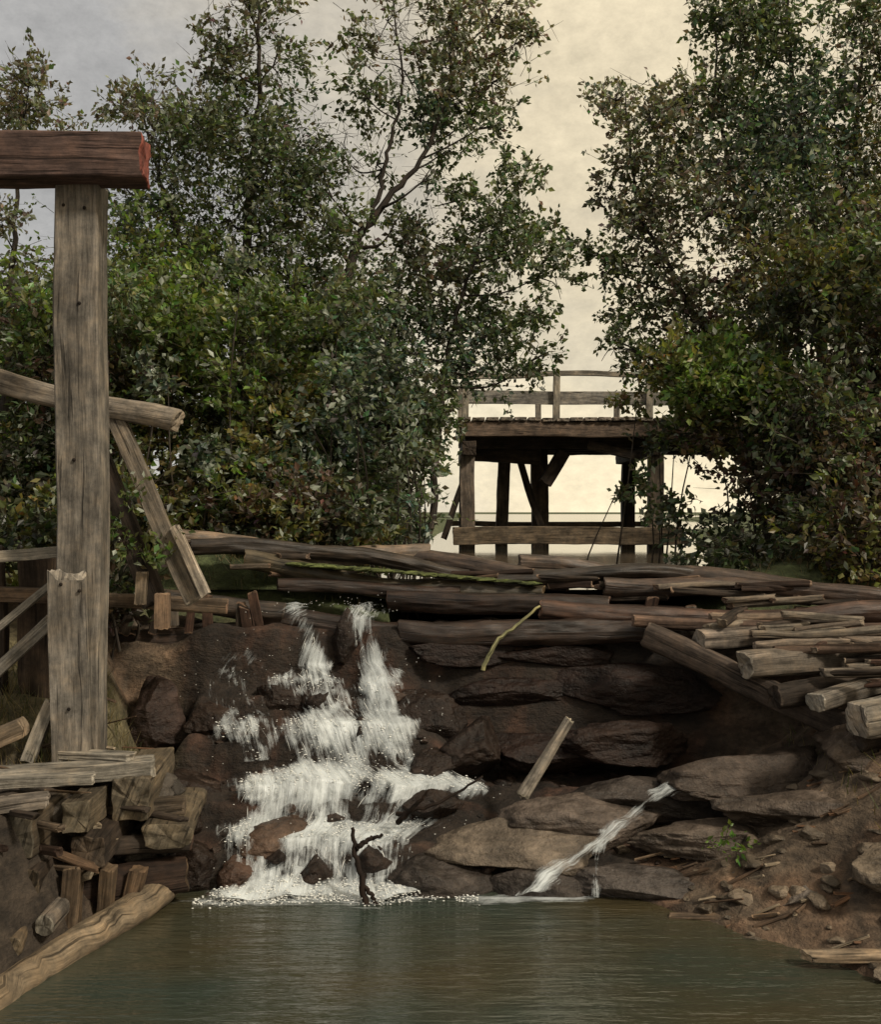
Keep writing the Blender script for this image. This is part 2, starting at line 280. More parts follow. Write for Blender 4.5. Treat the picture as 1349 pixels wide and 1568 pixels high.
for p0,p1,w,h,c,e in [((2.42,9.7,1.84),(4.9,10.5,1.98),.22,.19,(.17,.14,.115),(.34,.29,.235)),((2.72,9.2,1.60),(4.7,10.0,1.80),.25,.24,(.15,.125,.10),(.31,.27,.22)),
 ((3.17,8.8,1.43),(4.9,9.5,1.7),.2,.16,(.22,.19,.155),(.34,.31,.26)),((3.32,8.35,1.36),(5,8.9,1.62),.28,.30,(.25,.22,.18),(.32,.28,.23)),
 ((2.0,9.95,1.84),(4.1,8.55,.85),.14,.24,(.085,.065,.052),None),((2.9,9.0,1.38),(4.8,9.6,1.5),.2,.2,DB,None),((3.4,8.6,1.2),(4.8,9.0,1.35),.24,.24,DB,None),
 ((2.3,9.9,1.66),(4.4,10.1,1.75),.22,.2,DB,RB),((1.9,10.15,1.98),(4.8,9.75,1.9),.16,.12,(.12,.08,.06),(.22,.15,.11)),((2.9,9.6,1.8),(5,9.5,1.86),.13,.08,(.21,.17,.135),None),((3.0,9.35,1.74),(5,9.2,1.8),.11,.08,(.11,.075,.055),None),((3.3,9.0,1.62),(5,8.9,1.72),.13,.09,(.17,.14,.11),None),((2.6,10.0,2.0),(5,10.1,2.08),.11,.08,(.20,.15,.11),None)]:
    timber(mb,p0,p1,w,h,3,c,e,bend=.05,rough=.13,jag=.03)
for i in range(32):
    k=rng.random(); x=2.3+1.5*k+rng.uniform(0,.9); y=9.9-1.3*k+rng.normal()*.12; z=1.95-.45*k+rng.normal()*.05; L=rng.uniform(.3,1.3)
    timber(mb,(x,y,z),(x+L,y+rng.normal()*.25,z+.05*L+rng.normal()*.05),rng.uniform(.05,.12),rng.uniform(.04,.08),2.8,np.array([(.17,.135,.105),DB,(.12,.07,.05),(.22,.185,.145)][i%4]),(.24,.19,.14),rough=.2,bend=.05,jag=.04)
mb.build('crib_logs',[WOOD],root)
root=bpy.data.objects.new('log_crib_wall',None); bpy.context.scene.collection.objects.link(root); mb=MB()
for p0,p1,w,h,c,e,q in [((-4,7.55,1.03),(-2.2,7.95,1.06),.22,.13,GRL,None,4),((-2.38,8.7,.88),(-2.33,7.80,.86),.27,.32,(.12,.096,.066),(.12,.10,.072),4),
 ((-2.9,8.3,.78),(-2.96,7.2,.76),.28,.30,(.10,.078,.054),(.10,.085,.062),4),((-2.62,8.2,.86),(-2.6,7.4,.86),.18,.22,(.12,.096,.066),(.12,.10,.07),4),
 ((-2.2,8.9,.58),(-2.06,7.85,.58),.38,.19,(.12,.096,.066),(.14,.115,.08),3),((-2.55,8.4,.60),(-2.52,7.45,.58),.24,.22,DB,(.075,.056,.04),4),((-2.9,8.1,.46),(-2.9,7.15,.44),.26,.24,DB,(.06,.048,.034),4),
 ((-3.9,7.2,.60),(-1.95,8.08,.44),.14,.14,DB,RB,3),((-3.6,7.15,.26),(-1.98,8.05,.22),.26,.26,VD,(.075,.05,.03),3),((-3.8,7.4,.72),(-2.0,8.15,.72),.14,.12,(.085,.066,.048),None,4),
 ((-2.62,7.35,.0),(-2.60,7.38,.50),.12,.12,(.10,.072,.048),None,4),((-2.45,7.6,.0),(-2.42,7.6,.42),.10,.12,(.12,.085,.055),None,4),((-2.3,7.72,.0),(-2.22,7.74,.36),.12,.1,(.12,.08,.05),None,4),
 ((-2.70,7.9,.24),(-2.66,6.95,.24),.14,.13,GREY,(.20,.18,.145),2.3),((-2.95,7.6,.3),(-2.80,6.75,.2),.16,.14,(.12,.09,.06),(.12,.096,.066),2.3),
 ((-3.6,7.3,1.13),(-2.5,7.5,1.10),.14,.07,GRL,None,4),((-3.5,7.0,.96),(-2.75,7.3,.98),.18,.08,GREY,None,4),((-2.35,7.9,1.14),(-2.9,8.0,1.15),.12,.06,GRL,None,4)]:
    timber(mb,p0,p1,w,h,q,c,e,bend=.02,rough=.10,jag=.02)
for i in range(12):
    x=rng.uniform(-3.2,-2.15); y=7.1+1.1*(x+3.2)/1.05+rng.normal()*.1-.05; z=rng.uniform(.12,1.0); a=rng.uniform(-.3,.4); L=rng.uniform(.12,.4)
    timber(mb,(x,y,z),(x+L*math.cos(a),y-.05-.1*rng.random(),z+L*.2*rng.normal()),rng.uniform(.04,.09),rng.uniform(.03,.07),3,np.array([DB,VD,(.12,.09,.065),(.18,.15,.11),(.13,.085,.055)][i%5]),None,rough=.2,bend=.04,jag=.05)
q=spline([(-3.6,4.6,-.12),(-3.0,5.7,-.02),(-2.68,6.6,.03),(-2.42,7.3,.06),(-2.2,7.8,.10),(-2.08,8.15,.14)],60); rr=.11*(1+.22*fbm(q*5,3)); q=q+.012*np.stack([fbm(q*1.7,2),fbm(q*1.7+5,2),fbm(q*2+9,2)],-1)
tube(mb,q,rr,20,(.20,.155,.105))
mb.build('crib_logs',[WOOD],root)
mb=MB()
for i in range(110):
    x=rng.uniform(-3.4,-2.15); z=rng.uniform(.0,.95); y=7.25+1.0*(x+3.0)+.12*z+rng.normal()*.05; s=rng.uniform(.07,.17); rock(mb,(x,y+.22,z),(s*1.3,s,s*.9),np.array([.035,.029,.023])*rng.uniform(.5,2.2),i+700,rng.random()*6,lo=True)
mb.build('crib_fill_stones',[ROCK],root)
root=bpy.data.objects.new('wooden_post_frame',None); bpy.context.scene.collection.objects.link(root)
mb=MB(); timber(mb,(-2.81,8.2,1.05),(-2.81,8.2,5.56),.33,.36,9,(.185,.165,.14),None,bend=.01,rough=.025,roll=-.10); mb.build('post',[WOOD],root)
mb=MB(); timber(mb,(-2.835,7.985,1.08),(-2.855,7.985,2.52),.28,.05,7,(.195,.175,.15),(.28,.25,.21),bend=.01,rough=.04,jag=.06,roll=-.10); mb.build('cheek_board',[WOOD],root)
mb=MB(); timber(mb,(-5.2,7.7,5.60),(-2.27,8.02,5.69),.32,.34,9,(.105,.068,.058),(.20,.065,.05),bend=.008,rough=.03); mb.build('lintel_beam',[WOOD],root)
mb=MB()
for x,z in [(-2.89,5.35),(-2.73,5.33),(-2.77,4.6),(-2.89,2.45),(-2.75,2.4),(-2.83,1.5),(-2.81,3.4)]:
    mb.add(CS2*.014+np.array([x,7.955 if z<2.6 else 8.01,z]),CF2,0,(.02,.015,.012))
mb.build('nails',[WOOD],root)
mb=MB(); timber(mb,(-5.2,9.2,4.62),(-2.32,9.0,3.74),.19,None,2.5,(.27,.23,.185),(.3,.25,.19),bend=.05,rough=.14,jag=.04); mb.build('log_rail',[WOOD])
root=bpy.data.objects.new('timber_brace',None); bpy.context.scene.collection.objects.link(root); mb=MB()
timber(mb,(-2.86,9.1,3.85),(-2.1,9.0,2.25),.15,.10,4,(.20,.17,.135),None,rough=.08); timber(mb,(-2.30,8.93,2.87),(-2.01,8.9,2.28),.06,.08,4,(.36,.31,.25),None)
timber(mb,(-3.1,9.2,3.75),(-2.5,9.15,2.2),.2,.1,4,DB,None); timber(mb,(-3.4,9.1,2.25),(-1.95,9.5,2.15),.13,.13,3,(.11,.08,.055),(.2,.13,.09),rough=.15)
timber(mb,(-2.6,8.95,2.2),(-2.58,8.95,2.5),.09,.07,4,(.22,.17,.12),None);timber(mb,(-2.42,9.0,2.0),(-2.42,9.0,2.3),.12,.09,4,(.22,.15,.10),None)
mb.build('brace_timbers',[WOOD],root)
root=bpy.data.objects.new('timber_fence',None); bpy.context.scene.collection.objects.link(root); mb=MB()
for p0,p1,w,h,c in [((-4.3,8.4,2.6),(-2.9,8.6,2.68),.07,.09,GRL),((-4.0,8.3,1.25),(-3.0,8.5,2.3),.22,.1,(.27,.245,.21)),((-3.7,8.45,2.0),(-3.15,8.5,2.42),.06,.06,GRL),
 ((-3.9,8.9,1.2),(-3.85,8.9,2.7),.3,.12,DB),((-3.45,8.9,1.2),(-3.45,8.9,2.65),.28,.12,(.08,.057,.04)),((-4.4,8.7,2.35),(-2.95,8.7,2.28),.14,.12,(.13,.09,.06)),((-3.15,8.05,1.1),(-3.0,8.1,1.5),.1,.07,GRL),((-3.6,7.9,1.2),(-3.2,8.0,1.35),.18,.14,TAN)]:
    timber(mb,p0,p1,w,h,4,c,None,rough=.1,bend=.03)
mb.build('fence_boards',[WOOD],root)
root=bpy.data.objects.new('wooden_bridge',None); bpy.context.scene.collection.objects.link(root)
BG=(.20,.17,.14)
mb=MB()
for i in range(44):
    x=.55+i*.32; timber(mb,(x,23.8,5.12+.01*rng.normal()),(x,28.2,5.12),.28,.08,5,np.array(BG)*rng.uniform(.8,1.2),None,bend=0,rough=.03)
mb.build('deck_planks',[WOOD],root); mb=MB()
timber(mb,(.5,23.95,4.9),(14.5,23.95,4.9),.2,.34,5,(.17,.125,.095),None); timber(mb,(.5,28.05,4.9),(14.5,28.05,4.9),.2,.34,5,BG,None)
for y in (24.7,25.6,26.5,27.4): timber(mb,(.6,y,4.75),(14,y,4.75),.3,.5,4,DB,None,bend=0)
for x in (.65,4.9,9.2,13): timber(mb,(x,23.7,4.45),(x,28.3,4.45),.32,.32,4,DB,None,bend=0)
mb.build('girders',[WOOD],root); mb=MB()
for x in (.62,4.95,9.2,13):
    timber(mb,(x,24.1,1.2),(x,24.1,4.35),.33,.33,5,(.16,.13,.105),None,rough=.03); timber(mb,(x+.05,27.8,1.2),(x+.05,27.8,4.35),.33,.33,5,DB,None)
timber(mb,(1.5,26.5,1.2),(1.62,26.5,4.6),.3,.3,5,(.14,.11,.085),None); timber(mb,(2.45,25.6,1.2),(2.4,25.6,4.6),.4,.36,5,(.08,.06,.045),None)
timber(mb,(2.4,25.2,2.7),(1.9,25.2,4.3),.16,.16,4,DB,None); timber(mb,(.05,24,2.4),(.6,24,3.9),.14,.14,4,DB,None); timber(mb,(4.6,24.2,4.3),(3.4,24.2,4.55),.2,.2,4,DB,None)
timber(mb,(2.35,25,4.3),(.8,25,4.45),.3,.4,4,DB,None); timber(mb,(2.45,24.7,3.7),(2.9,24.7,4.4),.4,.3,4,DB,None)
timber(mb,(.3,23.9,2.48),(5.5,23.9,2.45),.35,.4,4,(.15,.115,.08),None); timber(mb,(.3,28,2.68),(5.5,28,2.66),.2,.14,4,(.15,.115,.08),None)
mb.build('trestle_posts',[WOOD],root); mb=MB()
timber(mb,(-.5,23.85,6.14),(14,23.85,6.02),.14,.11,4,(.26,.23,.19),None,bend=.04); timber(mb,(.6,23.9,5.62),(14,23.9,5.55),.07,.3,6,(.28,.26,.23),None)
for x in (.55,2.65,4.75,6.9,9,11.1,13): timber(mb,(x,23.86,5.1),(x,23.86,6.1),.15,.15,5,(.30,.27,.22),None)
timber(mb,(.15,23.85,5.2),(.58,23.85,5.95),.13,.1,4,(.26,.23,.19),None)
timber(mb,(-.5,28.15,6.14),(14,28.15,6.02),.14,.11,4,(.24,.21,.17),None,bend=.04)
for x in (.55,2.65,4.75,6.9,9,11.1,13): timber(mb,(x,28.14,5.1),(x,28.14,6.1),.15,.15,5,(.2,.18,.15),None)
mb.build('railings',[WOOD],root)
def branch(name,pts,r0,r1,col,mat=WOOD):
    mb=MB(); q=spline(pts,18); q=q+.006*rng.normal(size=q.shape); tube(mb,q,np.linspace(r0,r1,18),8,col); mb.build(name,[mat])
branch('fallen_branch',[(.98,10.3,2.08),(.75,10.2,1.9),(.52,10.1,1.72),(.40,10.05,1.48)],.012,.022,(.30,.29,.15))
branch('fallen_branch',[(-.35,8.65,.50),(0,8.6,.62),(.36,8.7,.80)],.02,.008,DK)
branch('fallen_branch',[(-.35,8.6,.45),(-.2,8.5,.62),(-.1,8.45,.75)],.025,.008,DK)
branch('fallen_branch',[(-.55,8.0,-.1),(-.60,8.02,.15),(-.66,8.05,.38),(-.68,8.1,.56)],.030,.014,DK)
branch('fallen_branch',[(-.66,8.05,.40),(-.56,8.07,.47),(-.45,8.1,.50)],.024,.012,DK)
branch('fallen_branch',[(-.58,8.02,.12),(-.50,8.0,.02),(-.45,7.97,-.1)],.02,.012,DK)
mb=MB(); timber(mb,(.70,8.95,.60),(1.10,9.1,1.19),.14,.10,2.5,(.30,.26,.21),(.34,.30,.23),rough=.22,taper=.7,jag=.05); mb.build('log_stub',[WOOD])
mb=MB(); timber(mb,(2.4,6.9,.06),(3.3,6.75,.1),.1,.07,3,(.30,.23,.16),None,rough=.25,jag=.06); timber(mb,(2.9,7.9,.3),(3.6,7.5,.6),.12,.09,3,(.18,.12,.08),None,rough=.25);timber(mb,(1.7,7.75,.02),(2.6,7.6,.08),.07,.05,3,(.18,.13,.09),None,rough=.25);mb.build('driftwood',[WOOD])
mb=MB()
for i in range(200):
    if i<140: x=rng.uniform(1.5,3.9); y=rng.uniform(6.9,8.9)
    else: x=rng.uniform(-3.3,-2.3); y=rng.uniform(7.6,9.2)
    z=float(hn(np.array([x]),np.array([y]))[0])
    if z<.0: continue
    a=rng.normal()*.5; L=rng.uniform(.05,.35)
    timber(mb,(x,y,z+.02),(x+L*math.cos(a),y+L*math.sin(a)*.6,z+.02+.15*L*rng.normal()+.2*L*math.cos(a)*(x>0)),rng.uniform(.012,.04),rng.uniform(.01,.025),2.5,np.array([(.20,.14,.09),(.09,.06,.04),(.26,.21,.15),(.15,.085,.05)][i%4]),None,rough=.25,bend=.03,jag=.02)
mb.build('driftwood_litter',[WOOD])
# ---------------------------------------------------------------- waterfall
ST=np.array([(10.9,2.02,-1.62,-.5),(10.62,2.02,-1.66,-.46),(10.45,1.92,-2.0,-.40),(10.36,1.50,-2.4,-.3),(10.12,1.36,-2.5,-.12),(10.02,1.10,-2.45,-.02),(9.65,1.04,-2.3,.05),(9.52,.72,-2.2,.15),(9.05,.64,-2.1,.6),(8.93,.40,-2.05,.45),(8.55,.35,-1.95,.1),(8.38,.08,-1.9,.05),(8.1,.02,-1.95,.15)])
def flow(t):
    k=np.interp(t,np.linspace(0,1,len(ST)),np.arange(len(ST))); i=np.minimum(k.astype(int),len(ST)-2); f=(k-i)[...,None]; return ST[i]*(1-f)+ST[i+1]*f
def fpos(t,s):
    q=flow(t); x=q[...,2]+(q[...,3]-q[...,2])*s; x=x+.10*fbm(np.stack([t*5,s*3,0*s],-1),2); y=q[...,0]+warp(x)*np.clip((t-.12)*8,0,1)-.05*fbm(np.stack([s*7,t*4,0*s+4],-1),2)
    z=q[...,1]+.05*fbm(np.stack([s*9,t*9,0*s],-1),3)+.07*fbm(np.stack([s*3,t*4,0*s+2],-1),2)*(t>.15)*(t<.9); return np.stack([x,y,z],-1)
def dens(t,s,x):
    k=t*12; I=[0,1,2,3,5,6,7,8,9,10,12]
    A=np.exp(-((s-np.interp(k,I,[.12,.14,.36,.54,.56,.58,.545,.31,.30,.30,.32]))/np.interp(k,I,[.10,.11,.10,.11,.12,.16,.20,.26,.24,.28,.34]))**2)
    B=np.exp(-((s-np.interp(k,I,[.76,.77,.78,.82,.77,.79,.77,.70,.65,.60,.70]))/np.interp(k,I,[.17,.17,.14,.12,.13,.14,.17,.26,.22,.22,.25]))**2)
    V=(.55*np.exp(-((s-.13)/.14)**2)+.3*np.exp(-((s-.35)/.2)**2))*(k>2)*(k<7)
    d=-.15+.30*np.maximum(np.maximum(A,B),V)+.18*fbm(np.stack([x*3.3,k*.7,0*s],-1),3)
    for kk,a in ((4,.08),(6.2,.13),(7.7,.17),(8.1,.10),(9.6,.14),(11.7,.2)): d=d+a*np.exp(-((k-kk)/.45)**2)
    d=d-.035+.16*fbm(np.stack([x*8,k*2.0,0*s],-1),3)
    edge=.10*(1+.8*fbm(np.stack([k*1.3,0*s+np.where(s<.5,3,9),0*s],-1),3))*(k>1.6)
    d=d-.28*np.exp(-(s/(edge+.015))**2)-.28*np.exp(-((1-s)/(edge+.015))**2)
    return np.where((s<.02)|(s>.98),-.4,d)
mb=MB()
t,s=np.meshgrid(np.linspace(0,1,300),np.linspace(0,1,170),indexing='ij'); Pw=fpos(t,s); D=dens(t,s,Pw[...,0])
mb.add(Pw.reshape(-1,3),grid_faces(300,170),0,np.repeat(D.reshape(-1,1)+.5,3,1),np.stack([t*4.2,s*2.2,0*s],-1).reshape(-1,3))
Pw2=Pw+np.array([.02,-.04,.03]); mb.add(Pw2.reshape(-1,3),grid_faces(300,170),0,np.repeat(D.reshape(-1,1)+.45,3,1),np.stack([t*4.2+7,s*2.2+5,0*s+3],-1).reshape(-1,3))
def strands(n,fn,tmin,tmax,lmin,lmax,w):
    t0=rng.uniform(tmin,tmax,n); L=rng.uniform(lmin,lmax,n); s0=rng.random(n); k=6
    tt=t0[:,None]+L[:,None]*np.linspace(0,1,k)[None]; tt=np.clip(tt,0,1); sm=s0[:,None]+.02*rng.normal(size=(n,1))*np.linspace(0,1,k)
    P=fn(tt,np.clip(sm,0,1)); d=dens(tt[:,3],s0,P[:,3,0]); keep=rng.random(n)<np.clip(d*5,0,1); P=P[keep]
    up=np.array([0,-.03,.03])*np.sin(np.linspace(0,np.pi,k))[None,:,None]*rng.random((len(P),1,1)); P=P+up+np.array([0,-.03,.02])*rng.random((len(P),1,1))
    wd=w*rng.uniform(.3,1.5,(len(P),1,1))*np.sin(np.linspace(.15,np.pi-.1,k))[None,:,None]; sx=np.array([1,0,.1])
    V=np.stack([P-wd*sx,P+wd*sx],2).reshape(-1,3); base=(np.arange(len(P))*k*2)[:,None]+(np.arange(k-1)*2)[None]
    F=np.stack([base,base+1,base+3,base+2],-1).reshape(-1,4); mb.add(V,F,1,(.8,.8,.8))
strands(2600,fpos,0,.97,.01,.035,.0018)
RV=np.array([(2.3,9.1,.72),(1.9,8.85,.62),(1.5,8.6,.46),(1.15,8.35,.3),(.85,8.2,.14),(.7,8.1,.02)])
RV2=np.array([(1.3,8.5,.4),(1.22,8.3,.22),(1.2,8.12,.0)])
def rv(path,w):
    def f(t,s):
        k=t*(len(path)-1); i=np.minimum(k.astype(int),len(path)-2); q=path[i]*(1-(k-i)[...,None])+path[i+1]*(k-i)[...,None]
        q=q.copy(); q[...,0]+=(s-.5)*w; q[...,1]-=.1+0*s; q[...,2]+=.05*fbm(q*7,2)+.055; return q
    return f
for path,w in ((RV,.30),(RV2,.14)):
    f=rv(path,w); t,s=np.meshgrid(np.linspace(0,1,60),np.linspace(0,1,16),indexing='ij'); q=f(t,s); dd=.12+.3*fbm(q*5,2).ravel()-.5*np.abs(s.ravel()-.5); dd[(s<.05).ravel()|(s>.95).ravel()]=-.3
    mb.add(q.reshape(-1,3),grid_faces(60,16),0,np.repeat(dd[:,None]+.5,3,1),np.stack([t*2,s*.4,0*s+9],-1).reshape(-1,3))
n=9000; tk=rng.choice([4,6.1,6.9,7.6,7.9,9.4,9.8,11.5,11.9],n,p=[.05,.12,.1,.15,.12,.12,.06,.16,.12])/12+rng.normal(size=n)*.014; tk=np.clip(tk,0,1); s0=rng.random(n)
q=fpos(tk,s0); keep=rng.random(n)<np.clip(dens(tk,s0,q[:,0])*5,0,1); q=q[keep]; q[:,2]+=np.abs(rng.normal(size=len(q)))*.022; q[:,1]-=.05*rng.random(len(q)); sz=rng.uniform(.002,.006,len(q))
fx=rng.uniform(-1.9,.3,700); foot=np.stack([fx,8.08+.9*warp(fx)+.05*rng.normal(size=700),np.abs(rng.normal(size=700))*.012+.003],-1)
spray=fpos(rng.random(300),rng.random(300))+np.abs(rng.normal(size=(300,3)))*np.array([.05,-.06,.06])
Q=np.vstack([q,foot,spray]); sz=np.r_[sz,rng.uniform(.002,.0055,700),rng.uniform(.002,.0035,300)]
V=(CS2[None]*sz[:,None,None]*np.array([2.0,1.3,.7])+Q[:,None]).reshape(-1,3); F=(CF2[None]+(np.arange(len(Q))*len(CS2))[:,None,None]).reshape(-1,4); mb.add(V,F,1,(.8,.8,.8))
gx,gy=np.meshgrid(np.linspace(-2.1,1.6,180),np.linspace(7.4,8.5,70),indexing='ij')
edge=8.1+.9*warp(gx); fo=.18*np.exp(-((gy-edge)/.10)**2)+.12*np.exp(-((gy-edge)/.28)**2)-.16-.2*ss(gx,.5,1.4)-.2*ss(-gx,1.7,2.05)+.12*fbm(np.stack([gx*3,gy*6,0*gx],-1),3)+.10*np.exp(-((gx-1.0)/.35)**2-((gy-8.1)/.1)**2)
mb.add(np.stack([gx,gy,.008+0*gx],-1).reshape(-1,3),grid_faces(180,70),0,np.repeat(fo.reshape(-1,1)+.5,3,1),np.stack([gx*1.1+3,gy*1.4,0*gx+5],-1).reshape(-1,3))
mb.build('waterfall',[FALL,FOAM])
# ---------------------------------------------------------------- vegetation
def leaves(mb,P,D,cols,size,mat=1):
    n=len(P); d=D+.7*rng.normal(size=(n,3)); d[:,2]-=.15; d/=np.linalg.norm(d,axis=1)[:,None]
    nr=rng.normal(size=(n,3)); nr[:,2]+=.7; s=np.cross(d,nr); s/=np.linalg.norm(s,axis=1)[:,None]+1e-9; u=np.cross(s,d)
    L=size*rng.uniform(.6,1.35,n)[:,None]; w=L*rng.uniform(.24,.34,n)[:,None]
    V=np.stack([P,P+d*L*.42+s*w+u*w*.25,P+d*L,P+d*L*.42-s*w+u*w*.25],1).reshape(-1,3)
    F=np.arange(n*4).reshape(-1,4); mb.add(V,F,mat,np.repeat(cols,4,0),None,False)
def twigs(mb,A,B,r,col):
    n=len(A); T=B-A; S=np.cross(T,np.array([.1,.3,1.])); S/=np.linalg.norm(S,axis=1)[:,None]+1e-9; W=np.cross(T,S); W/=np.linalg.norm(W,axis=1)[:,None]+1e-9
    ring=[(1,0),(-.5,.87),(-.5,-.87)]; V=np.stack([A+r*(a*S+b*W) for a,b in ring]+[B+r*.35*(a*S+b*W) for a,b in ring],1).reshape(-1,3)
    f=np.array([[0,1,4,3],[1,2,5,4],[2,0,3,5]]); F=(f[None]+(np.arange(n)*6)[:,None,None]).reshape(-1,4); mb.add(V,F,0,col)
def cluster(mb,c,r,col,dens_=4200,size=.095,flat=.8,pale=.07,gapk=.42):
    c=np.array(c,float); n=int(dens_*r*r); T=max(6,n//13)
    un=rng.normal(size=(T,3)); un[:,2]+=.25; un/=np.linalg.norm(un,axis=1)[:,None]
    A=c+rng.normal(size=(T,3))*r*.45; B=A+un*r*rng.uniform(.3,1.0,T)[:,None]*np.array([1,1,flat]); B+=fbm(B*2.2,2)[:,None]*r*.4*un
    twigs(mb,A,B,.005,(.05,.04,.03))
    k=rng.integers(0,T,n); f=rng.random(n)**.7*1.02; P=A[k]+(B-A)[k]*f[:,None]+rng.normal(size=(n,3))*.035
    gap=fbm(P*1.5+31,3); m=gap>-gapk+.2*rng.random(n); P=P[m];k=k[m]
    D=(B-A)[k]; D/=np.linalg.norm(D,axis=1)[:,None]+1e-9
    cc=np.array(col)*(.5+1.0*rng.random((len(P),1)))*(1+.7*fbm(P*1.4+3,2)[:,None]); cc=cc*(1+.15*rng.normal(size=(len(P),3)))
    pl=rng.random(len(P))<pale; cc[pl]=np.array([.34,.37,.30])*(.6+.6*rng.random((pl.sum(),1)))  # pale leaves: whitish highlights painted into the leaf colour
    leaves(mb,P,D,np.clip(cc,.008,.6),size)
G1=(.095,.115,.058);G2=(.13,.175,.048);G3=(.09,.125,.09);G4=(.145,.135,.048);G5=(.14,.132,.09);G6=(.05,.06,.032);G7=(.085,.062,.04)
def tree(name,trunks,cl,y0,dens_=4200,size=.095,yj=.7,pale=.09,trunkcol=(.06,.05,.042),rs=1.22):
    mb=MB(); sk=[]
    for pts,r0,r1 in trunks:
        q=spline(pts,30); q[1:-1]+=.02*rng.normal(size=(28,3)); rr=np.linspace(r0,r1,30); tube(mb,q,rr,10,trunkcol); sk.append(np.c_[q,rr])
    sk=np.vstack(sk)
    for (x,z,r,col) in cl:
        c=np.array([x,y0+rng.uniform(-yj,yj),z]); d=np.linalg.norm(sk[:,:3]-c,axis=1)+2.5*np.maximum(sk[:,2]-(c[2]-.3),0)
        j=np.argmin(d); a=sk[j,:3]; mid=(a+c)/2+np.array([0,0,-.12*np.linalg.norm(c-a)])+rng.normal(size=3)*.06
        tube(mb,spline([a,mid,c],10),np.linspace(min(sk[j,3]*.5,.035),.008,10),6,trunkcol)
        for _ in range(4): e=c+rng.normal(size=3)*r*.5; tube(mb,spline([mid*.3+c*.7,(c+e)/2+rng.normal(size=3)*.04,e],6),np.linspace(.011,.004,6),4,trunkcol)
        cluster(mb,c,r*rs,col,dens_,size,pale=pale,gapk=(.40 if (z<7.6 or x>4) else .2))
    return mb.build(name,[BARK,LEAF])
def shrub(name,cl,dens_=3800,size=.1,pale=.06):
    mb=MB()
    for x,y,z,r,col in cl:
        g=float(height(np.array([x]),np.array([y]))[0])
        for _ in range(1 if x<2.5 or z<3.8 else int(rng.random()<.3)):
            b=np.array([x+rng.normal()*.25,y+.4,g-.1]); c=np.array([x,y+.2,z])+rng.normal(size=3)*r*.3; tube(mb,spline([b,(b+c)/2+rng.normal(size=3)*.15,c],8),np.linspace(.018,.006,8),5)
        cluster(mb,(x,y,z),r,col,dens_,size,pale=pale)
    return mb.build(name,[BARK,LEAF])
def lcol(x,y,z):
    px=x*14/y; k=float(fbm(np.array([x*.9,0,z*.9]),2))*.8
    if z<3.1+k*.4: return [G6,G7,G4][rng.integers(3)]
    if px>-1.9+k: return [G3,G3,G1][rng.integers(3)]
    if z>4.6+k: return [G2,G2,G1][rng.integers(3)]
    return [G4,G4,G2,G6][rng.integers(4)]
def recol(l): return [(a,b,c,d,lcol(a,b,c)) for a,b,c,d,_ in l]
def band(n,x0,x1,y0,y1,z0,z1,cols,r0=.4,r1=.7):
    return [(rng.uniform(x0,x1),rng.uniform(y0,y1),rng.uniform(z0,z1),rng.uniform(r0,r1),cols[rng.integers(len(cols))]) for i in range(n)]
tree('deciduous_tree',[([(-3.1,15.5,2.2),(-3.0,15.8,5),(-2.95,16,7.5),(-2.8,16,9.2),(-2.78,16,11.2)],.12,.015),([(-3.05,15.8,4.5),(-3.7,16,6.5),(-4.3,16.1,8),(-4.6,16,9.4)],.07,.012)],
 [(-2.84,10.44,.5,G5),(-2.74,11.0,.45,G5),(-3.3,9.94,.45,G5),(-2.44,9.74,.42,G1),(-3.04,9.34,.5,G1),(-3.74,9.24,.45,G5),(-4.64,9.44,.42,G5),(-4.95,9.14,.28,G5),(-4.34,8.84,.5,G5),(-2.24,8.94,.45,G3),(-3.34,8.64,.6,G1),(-4.14,8.14,.6,G1),(-2.54,8.24,.6,G1),(-3.34,7.64,.75,G1),(-4.5,7.4,.65,G3),(-2.24,7.54,.65,G1),(-4.74,6.5,.75,G2),(-3.74,6.64,.8,G2),(-2.74,6.74,.8,G1),(-1.94,6.54,.6,G1),(-4.6,5.6,.8,G2),(-3.6,5.6,.8,G2),(-2.6,5.7,.8,G2),(-4.9,8.1,.4,G5),(-2.0,8.3,.35,G3)],16,2900,pale=.15)
tree('deciduous_tree',[([(-1.74,15.4,2.2),(-1.65,15.6,4.5),(-1.39,16,6.84),(-1.1,16,7.4),(-.74,16,7.85),(-.34,16,8.35),(.1,16,9.4),(.2,16,10.6)],.10,.012),([(-1.1,16,7.4),(-.9,16,8.0),(-.74,15.9,8.7),(-.6,16,9.6),(-.74,16,10.9)],.045,.01)],
 [(-.84,10.54,.5,G5),(-1.3,10.34,.32,G5),(-.2,10.9,.45,G5),(.06,10.5,.5,G5),(.6,10.9,.45,G5),(.86,10.4,.5,G5),(1.26,10.1,.3,G5),(-.54,9.94,.5,G5),(.26,9.74,.55,G5),(.9,9.7,.4,G5),(-1.14,9.34,.48,G1),(-.34,9.14,.5,G3),(.46,9.1,.42,G1),(-1.54,8.64,.45,G1),(.75,8.85,.25,G1),(.1,8.6,.3,G1),(-1.74,7.84,.55,G1),(-1.6,7.1,.5,G1),(-1.0,8.6,.32,G1),(-.15,8.0,.3,G3),(-1.0,6.5,.5,G3),(-1.5,5.9,.7,G1),(-.7,7.3,.25,G1)],16,2600,pale=.15)
